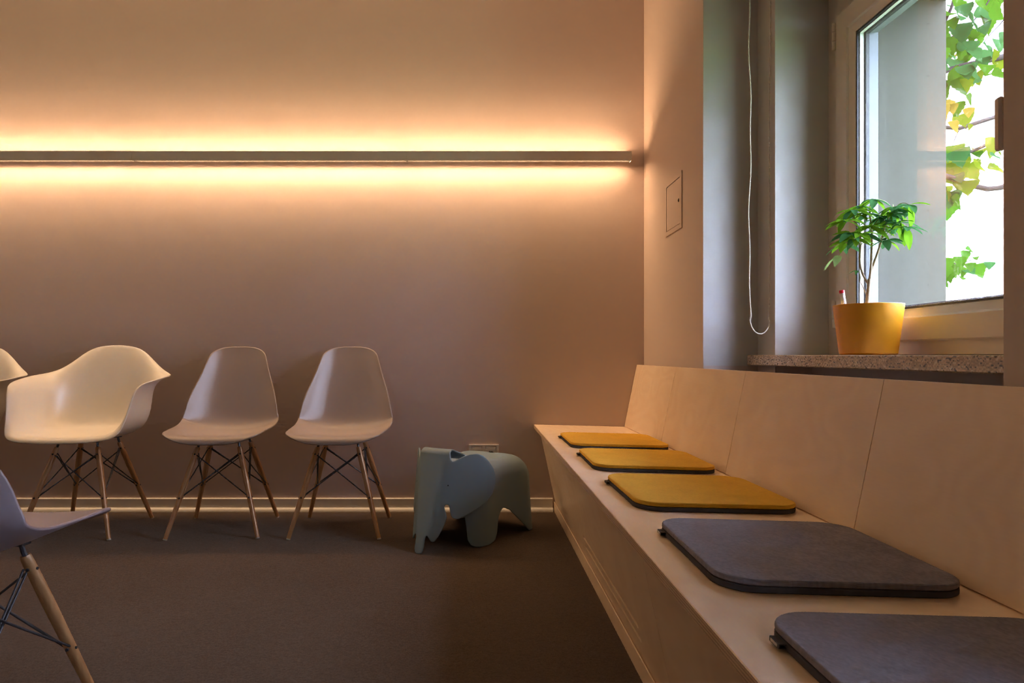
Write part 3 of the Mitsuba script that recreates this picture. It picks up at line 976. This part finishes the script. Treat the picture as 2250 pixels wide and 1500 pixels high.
# seam rows are on the spine or on the mid-plane: snap and weld
VV, FF = weld(np.vstack([Vb, Vm]), np.vstack([Fb, Fb[:, ::-1] + len(Vb)]), 4)
tm = trimesh.Trimesh(VV, FF, process=False)
fn = np.cross(VV[FF[:, 1]] - VV[FF[:, 0]], VV[FF[:, 2]] - VV[FF[:, 0]])
topf = VV[FF].mean(1)[:, 2] > .38
if fn[topf, 2].sum() < 0:
    FF = FF[:, ::-1]
put('elephant_stool__body', thicken(VV, FF, 0.008), 'mat_elephant', True)
tag('elephant_stool', 'ice grey moulded elephant stool standing on the carpet by the bench', 'stool')

# ------------------------------------------------------------------ potted plant on the sill
PX, PY, PZ = 1.138, 1.968, 0.7912
prof = [(0.001, 0.0), (0.070, 0.0), (0.0745, 0.004), (0.0905, 0.140), (0.0912, 0.1425), (0.0905, 0.1440), (0.0885, 0.1440), (0.0875, 0.142), (0.0840, 0.112), (0.001, 0.112)]
MP = T().translate([PX, PY, PZ])
put('potted_plant__pot', lathe(prof, 64), 'mat_pot', 25, MP)
labels['potted_plant__pot'] = {'label': 'bright yellow tapered plastic pot'}
so = lathe([(0.0855, 0.122), (0.06, 0.127), (0.03, 0.130), (0.001, 0.131)], 40)
so.vertices += 0.003 * (mikit.meshkit.noise(so.vertices * 90)[:, None] - .5) * np.array([0, 0, 1])
put('potted_plant__soil', so, 'mat_soil', 40, MP)


def spl(pts, n=24):
    p = np.array(pts, float)
    d = np.r_[0, np.cumsum(np.linalg.norm(np.diff(p, axis=0), axis=1))]
    return CubicSpline(d, p)(np.linspace(0, d[-1], n))


def pw(px, pz, dy=0):   # stem coordinates: sideways, height above sill, depth
    return (PX + px, PY + dy, PZ + pz)


trunk = [pw(-.004, .120), pw(-.001, .16), pw(.002, .195), pw(.004, .218)]
stems = [trunk,
         [pw(.001, .205), pw(-.008, .225, .006), pw(-.016, .262, .012), pw(-.015, .30, .014), pw(-.014, .335, .012), pw(-.020, .36, .008), pw(-.04, .385, 0)],
         [pw(.004, .212), pw(.006, .25, -.004), pw(.007, .31, -.006), pw(.006, .36, -.008), pw(.003, .395, -.006), pw(.004, .425, -.004), pw(.012, .445, 0)],
         [pw(.005, .21), pw(.012, .25, .0), pw(.019, .30, -.02), pw(.026, .345, -.03), pw(.034, .385, -.04), pw(.042, .405, -.05)],
         [pw(-.006, .175), pw(-.012, .195, .004), pw(-.018, .212, .01)]]
rads = [(.0062, .0050), (.0032, .0022), (.0036, .0024), (.0036, .0022), (.0018, .0009)]
for s, (a, b) in zip(stems, rads):
    put('potted_plant__stem', tube(spl(s), np.linspace(a, b, 24) * (1 + .08 * np.sin(np.arange(24) * 2.1)), 9), 'mat_stem', True)


def leaflet(L=1.0, W=0.36):
    n, m = 9, 5
    G = np.zeros((n, m, 3))
    for i, t in enumerate(np.linspace(0, 1, n)):
        w = W * 0.5 * (math.sin(math.pi * min(1, t ** 0.85)) ** 0.75 if 0 < t < 1 else 0.02)
        for j, u in enumerate(np.linspace(-1, 1, m)):
            G[i, j] = (L * t, w * u, -0.30 * t * t + 0.22 * abs(u) * w * 2 * 0.5)
    V, F = quad_grid(G)
    return trimesh.Trimesh(V, F, process=False)


LFD = {k: mikit.ply(leaflet(1, .34), k, smooth=True) for k in ('mat_plant_green', 'mat_plant_deep', 'mat_plant_pale')}
hubs = [(1.126, 1.921, 1.228, 1), (1.17, 1.903, 1.203, 0), (1.19, 1.864, 1.2, 0), (1.063, 1.91, 1.196, 1), (1.035, 1.899, 1.164, 1), (1.123, 1.942, 1.192, 1), (1.178, 2.000, 1.189, 0), (1.17, 1.939, 1.185, 0), (1.105, 1.969, 1.197, 1),
        (1.19, 1.901, 1.159, 0), (1.19, 1.878, 1.141, 0), (1.163, 1.926, 1.114, 0), (1.057, 1.912, 1.133, 1), (1.081, 1.904, 1.127, 1), (1.07, 1.918, 1.115, 1), (1.094, 2.011, 1.118, 1), (1.060, 1.980, 1.079, 2), (1.117, 1.985, 1.036, 3),
        (1.178, 1.98, 1.158, 0), (1.113, 1.915, 1.15, 1), (1.165, 1.93, 1.165, 1), (1.18, 1.931, 1.194, 0), (1.115, 1.965, 1.218, 1)]
ends = [np.array(s[-1]) for s in stems[1:4]]
mids = [spl(s)[14] for s in stems[1:4]]
lr = random.Random(21)
axis_xy = np.array([PX + .005, PY])
for hx, hy, hz, kind in hubs:
    hub = np.array([hx, hy, hz])
    src = min(ends + mids if kind < 2 else mids, key=lambda e: np.linalg.norm(e - hub) + (0.4 if e[2] > hz else 0)) if kind != 3 else np.array(stems[4][-1])
    mid = (src + hub) / 2 + np.array([0, 0, .012])
    lf = put('potted_plant__leaf', tube(spl([src, mid, hub], 8), np.linspace(.0012, .0008, 8), 6), 'mat_petiole', True)
    outv = hub[:2] - axis_xy
    az0 = math.degrees(math.atan2(outv[1], outv[0]))
    nl = {0: 7, 1: 7, 2: 3, 3: 3}[kind]
    for q in range(nl):
        az = az0 + (q - (nl - 1) / 2) * (300 / max(nl, 4)) * (0.8 if kind == 2 else 1) + lr.uniform(-12, 12)
        ln = lr.uniform(.048, .066) * (1.0 if kind < 2 else (1.05 if kind == 2 else .45))
        # keep leaflets clear of the glass
        tipx = hx + ln * math.cos(math.radians(az))
        pitch = lr.uniform(-8, 22) + (25 if kind == 2 else 0)
        if tipx > 1.236:
            pitch = 62
            if hx + ln * math.cos(math.radians(az)) * .47 > 1.236:
                ln *= .7
        matk = 'mat_plant_pale' if kind == 2 else lr.choice(['mat_plant_green', 'mat_plant_green', 'mat_plant_deep'] if kind == 1 else ['mat_plant_green', 'mat_plant_deep', 'mat_plant_deep'])
        M = T().translate(list(hub)).rotate([0, 0, 1], az).rotate([0, 1, 0], pitch).rotate([1, 0, 0], lr.uniform(-20, 20)).scale([ln, ln, ln])
        put(f'{lf}__leaflet', LFD[matk], None, M=M)
tag('potted_plant', 'small umbrella plant in a bright yellow pot on the granite window sill', 'potted plant')

mx, my = 1.072, 1.975
A0, A1 = np.array([mx + .004, my, PZ + .118]), np.array([mx - .005, my, PZ + .178])
A2 = A1 + (A1 - A0) / np.linalg.norm(A1 - A0) * .008
put('water_gauge__tube', tube([A0, A1], .0068, 20), 'mat_label_white', 30)
k = put('water_gauge__cap', tube([A1, A2, A2 + (A2 - A1) * .15], [.0072, .0072, .005], 20), 'mat_red', 30)
labels[k] = {'label': 'red cap'}
marks = []
ax = (A1 - A0) / np.linalg.norm(A1 - A0)
for t in np.linspace(.012, .046, 9):
    c = A0 + ax * t + (0, -.0068, 0)
    marks.append(box(c[0] - .0022, c[0] + .0022, c[1] - .0003, c[1] + .0006, c[2] - .0006, c[2] + .0006))
put('water_gauge__scale_mark', cat(marks), 'mat_meter_scale', False)
tag('water_gauge', 'white water level gauge with red cap stuck into the yellow pot', 'water gauge')

# ------------------------------------------------------------------ the tree outside
def poplar_leaf():
    # triangular poplar leaf with coarse teeth, cupped along the midrib
    half = [(0.0, 0.0), (0.04, 0.22), (0.10, 0.42), (0.17, 0.50), (0.24, 0.47), (0.30, 0.52), (0.38, 0.44), (0.45, 0.45), (0.53, 0.33), (0.60, 0.33), (0.70, 0.20), (0.78, 0.19), (0.90, 0.07), (1.0, 0.0)]
    V, F = [], []
    for x, w in half:
        V += [(x, -w, 0.28 * w * w * 2 - 0.12 * x * x), (x, 0, 0.0 - 0.12 * x * x), (x, w, 0.28 * w * w * 2 - 0.12 * x * x)]
    for i in range(len(half) - 1):
        a, b = 3 * i, 3 * i + 3
        F += [(a, b, b + 1), (a, b + 1, a + 1), (a + 1, b + 1, b + 2), (a + 1, b + 2, a + 2)]
    return trimesh.Trimesh(np.array(V, float), np.array(F), process=False)


PL = poplar_leaf()
tints = ['mat_leaf_green', 'mat_leaf_blue', 'mat_leaf_lime', 'mat_leaf_yellow']
PLD = [mikit.ply(PL, t, smooth=True) for t in tints]
tree_leaves = [(2.469, 3.478, 2.575, 0.088, 0),(2.436, 3.383, 2.5, 0.077, 1),(2.58, 3.658, 2.66, 0.063, 1),(2.494, 3.34, 2.5, 0.107, 0),(2.737, 3.595, 2.635, 0.096, 0),(2.633, 3.501, 2.529, 0.121, 1),(2.554, 3.332, 2.456, 0.089, 0),(2.493, 3.579, 2.58, 0.072, 0),(2.369, 3.321, 2.435, 0.062, 1),(2.453, 3.539, 2.507, 0.061, 0),(2.35, 3.338, 2.415, 0.058, 0),(2.457, 3.35, 2.416, 0.098, 1),(2.662, 3.533, 2.505, 0.104, 0),(2.779, 3.755, 2.567, 0.105, 0),(2.526, 3.368, 2.402, 0.063, 1),(2.446, 3.423, 2.406, 0.105, 1),(2.661, 3.645, 2.491, 0.112, 0),(2.828, 3.821, 2.548, 0.087, 0),(2.508, 3.617, 2.471, 0.106, 0),(2.451, 3.518, 2.373, 0.117, 0),(2.724, 3.837, 2.522, 0.113, 2),(2.284, 3.326, 2.253, 0.089, 0),(2.661, 3.772, 2.445, 0.05, 3),(2.472, 3.459, 2.328, 0.083, 0),(2.46, 3.379, 2.315, 0.068, 1),(2.479, 3.365, 2.271, 0.081, 1),(2.618, 3.47, 2.344, 0.083, 1),(2.887, 3.749, 2.494, 0.085, 1),(2.384, 3.399, 2.252, 0.091, 1),(2.587, 3.62, 2.347, 0.082, 0),(2.739, 3.651, 2.38, 0.088, 1),(2.675, 3.505, 2.327, 0.075, 2),(2.773, 3.601, 2.322, 0.082, 2),(2.412, 3.335, 2.179, 0.084, 1),(2.444, 3.333, 2.168, 0.08, 1),(2.56, 3.413, 2.224, 0.082, 0),(2.719, 3.674, 2.284, 0.083, 2),(2.498, 3.535, 2.216, 0.108, 0),(2.496, 3.473, 2.168, 0.102, 0),(2.644, 3.622, 2.258, 0.092, 1),(2.442, 3.549, 2.198, 0.104, 0),(2.402, 3.465, 2.118, 0.115, 0),(2.561, 3.737, 2.173, 0.085, 0),(2.771, 3.684, 2.306, 0.059, 0),(2.651, 3.434, 2.198, 0.082, 0),(2.519, 3.616, 2.111, 0.067, 3),(2.483, 3.589, 2.063, 0.086, 3),(2.677, 3.781, 2.139, 0.101, 0),(2.541, 3.701, 2.024, 0.084, 2),(2.444, 3.458, 1.97, 0.055, 2),(2.769, 3.839, 2.113, 0.092, 2),(2.369, 3.365, 1.918, 0.067, 3),(2.567, 3.53, 1.969, 0.033, 2),(2.552, 3.716, 1.954, 0.074, 2),(2.38, 3.384, 1.805, 0.099, 0),(2.463, 3.569, 1.837, 0.105, 0),(2.369, 3.322, 1.753, 0.093, 1),(2.653, 3.668, 1.854, 0.059, 1),(2.592, 3.721, 1.827, 0.114, 2),(2.579, 3.615, 1.773, 0.121, 2),(2.753, 3.782, 1.808, 0.126, 2),(2.588, 3.473, 1.739, 0.102, 2),(2.835, 3.682, 1.784, 0.113, 2),(2.503, 3.627, 1.733, 0.106, 2),(2.557, 3.619, 1.707, 0.111, 2),(2.568, 3.551, 1.666, 0.104, 2),(2.596, 3.762, 1.693, 0.075, 2),(2.852, 3.82, 1.936, 0.102, 2),(2.706, 3.561, 1.877, 0.104, 2),(2.822, 3.665, 1.877, 0.073, 2),(2.556, 3.333, 1.757, 0.062, 1),(2.568, 3.686, 1.63, 0.088, 1),(2.584, 3.656, 1.606, 0.083, 0),(2.672, 3.846, 1.605, 0.097, 0),(2.701, 3.752, 1.333, 0.07, 0),(2.546, 3.457, 1.281, 0.028, 0),(2.435, 3.512, 1.258, 0.07, 0),(2.572, 3.668, 1.25, 0.088, 0),(2.286, 3.312, 1.187, 0.079, 0),(2.523, 3.554, 1.24, 0.081, 0),(2.431, 3.392, 1.204, 0.063, 0),(2.4, 3.364, 1.176, 0.063, 0),(2.322, 3.332, 1.174, 0.08, 0),(2.755, 3.723, 1.252, 0.084, 0),(2.454, 3.371, 1.204, 0.054, 1),(2.36, 3.436, 1.168, 0.078, 0),(2.425, 3.515, 2.465, 0.07, 0),(2.585, 3.779, 2.402, 0.076, 0),(2.292, 3.344, 2.195, 0.076, 1),(2.417, 3.547, 2.493, 0.095, 0),(2.594, 3.602, 2.356, 0.072, 0),(2.65, 3.786, 2.531, 0.091, 1)]
TX, TY = 4.35, 4.75
put('poplar_tree__trunk', tube(spl([(TX + .1, TY, -3.02), (TX, TY, -1), (TX - .05, TY - .05, 1), (TX - .1, TY, 3.2), (TX, TY, 5.5)], 30), np.linspace(.14, .05, 30), 14), 'mat_bark', True)
branches = [
    [(TX - .08, TY, 2.3), (3.55, 4.0, 2.62), (3.096, 3.62, 2.47), (2.82, 3.6, 2.369), (2.664, 3.6, 2.331), (2.52, 3.6, 2.297), (2.40, 3.58, 2.206), (2.2, 3.5, 2.1)],
    [(TX - .08, TY, 1.9), (3.55, 4.0, 2.25), (3.096, 3.62, 2.146), (2.82, 3.6, 2.062), (2.664, 3.6, 2.019), (2.568, 3.6, 1.992), (2.484, 3.6, 1.99), (2.25, 3.55, 2.05)],
    [(TX - .08, TY, 1.5), (3.55, 4.0, 1.85), (3.096, 3.62, 1.75), (2.82, 3.6, 1.683), (2.712, 3.6, 1.666), (2.64, 3.6, 1.683), (2.424, 3.58, 1.75), (2.2, 3.5, 1.78)],
    [(TX - .08, TY, 1.7), (3.55, 4.0, 2.1), (3.096, 3.62, 2.038), (2.82, 3.6, 1.954), (2.688, 3.6, 1.889), (2.592, 3.6, 1.851), (2.448, 3.6, 1.834)],
    [(2.424, 3.58, 1.75), (2.27, 3.60, 1.50), (2.30, 3.60, 1.33), (2.40, 3.6, 1.282), (2.462, 3.6, 1.277), (2.568, 3.6, 1.28), (2.664, 3.6, 1.289)],
    [(2.40, 3.6, 2.206), (2.43, 3.6, 2.36), (2.448, 3.6, 2.47), (2.491, 3.6, 2.554), (2.532, 3.6, 2.662), (2.568, 3.6, 2.86)],
    [(2.43, 3.6, 2.36), (2.508, 3.6, 2.458), (2.616, 3.6, 2.53), (2.70, 3.6, 2.626), (2.79, 3.6, 2.80)],
    [(2.82, 3.6, 2.62), (2.76, 3.6, 2.518), (2.688, 3.6, 2.434), (2.664, 3.6, 2.374), (2.64, 3.6, 2.328)],
    [(2.568, 3.6, 1.992), (2.544, 3.6, 1.942), (2.52, 3.6, 1.87)]]
brad = [(.045, .006), (.035, .006), (.036, .005), (.03, .004), (.005, .0018), (.008, .0035), (.004, .002), (.003, .0015), (.0025, .001)]
brad = [(.03, .011), (.022, .009), (.022, .012), (.018, .008), (.005, .0022), (.011, .006), (.005, .003), (.003, .0015), (.003, .0015)]
for s, (a, b) in zip(branches, brad):
    q = spl(s, 40)
    q += (mikit.meshkit.noise(q * 14)[:, None] - .5) * .02 * np.array([0, 0, 1])
    put('poplar_tree__branch', tube(q, np.linspace(a, b, 40), 8), 'mat_bark', True)
tr = random.Random(8)
more = []
for x, y, z, s, t in tree_leaves:
    if tr.random() < .62:
        more.append((x + tr.uniform(-.05, .05), y + tr.uniform(-.12, .12), z + tr.uniform(-.03, .05), s * tr.uniform(.5, .8), t if tr.random() < .7 else tr.choice([0, 1, 2])))
for x, y, z, s, t in tree_leaves + more:
    M = T().translate([x, y, z]).rotate([0, 0, 1], tr.uniform(215, 325)).rotate([0, 1, 0], tr.uniform(20, 95)).rotate([1, 0, 0], tr.uniform(-45, 45)).scale([s * 1.12] * 3).translate([-.45, 0, 0])
    put('poplar_tree__leaf', PLD[t], None, M=M)
# foliage beyond what the frame shows
fv = {0: [], 1: [], 2: []}
for i in range(2600):
    a = tr.uniform(0, 2 * math.pi)
    r = tr.uniform(.3, 2.1)
    z = tr.uniform(1.6, 6.0)
    c = np.array([TX + r * math.cos(a) * (1.1 if z < 4 else .7), TY + r * math.sin(a) * (1.0 if z < 4 else .7), z])
    ang = math.degrees(math.atan2(c[0], c[1]))
    if 33.0 < ang < 39.5 and c[2] < .79 + c[1] * .62:        # leave the gaps that are seen to the sky open
        continue
    if c[0] < 1.9:
        continue
    R = trimesh.transformations.euler_matrix(tr.uniform(-1, 1), tr.uniform(.2, 1.6), tr.uniform(0, 6.28))
    s = tr.uniform(.07, .11)
    v = (PL.vertices * s) @ R[:3, :3].T + c
    fv[tr.choice([0, 0, 1, 2])].append(v)
for t, vs in fv.items():
    nV = len(PL.vertices)
    m = trimesh.Trimesh(np.vstack(vs), (PL.faces[None] + (np.arange(len(vs)) * nV)[:, None, None]).reshape(-1, 3), process=False)
    k = put('poplar_tree__foliage', m, tints[t], True)
    labels[k] = {'kind': 'stuff'}
tag('poplar_tree', 'green leafy poplar tree outside the window with some yellowing leaves', 'tree')
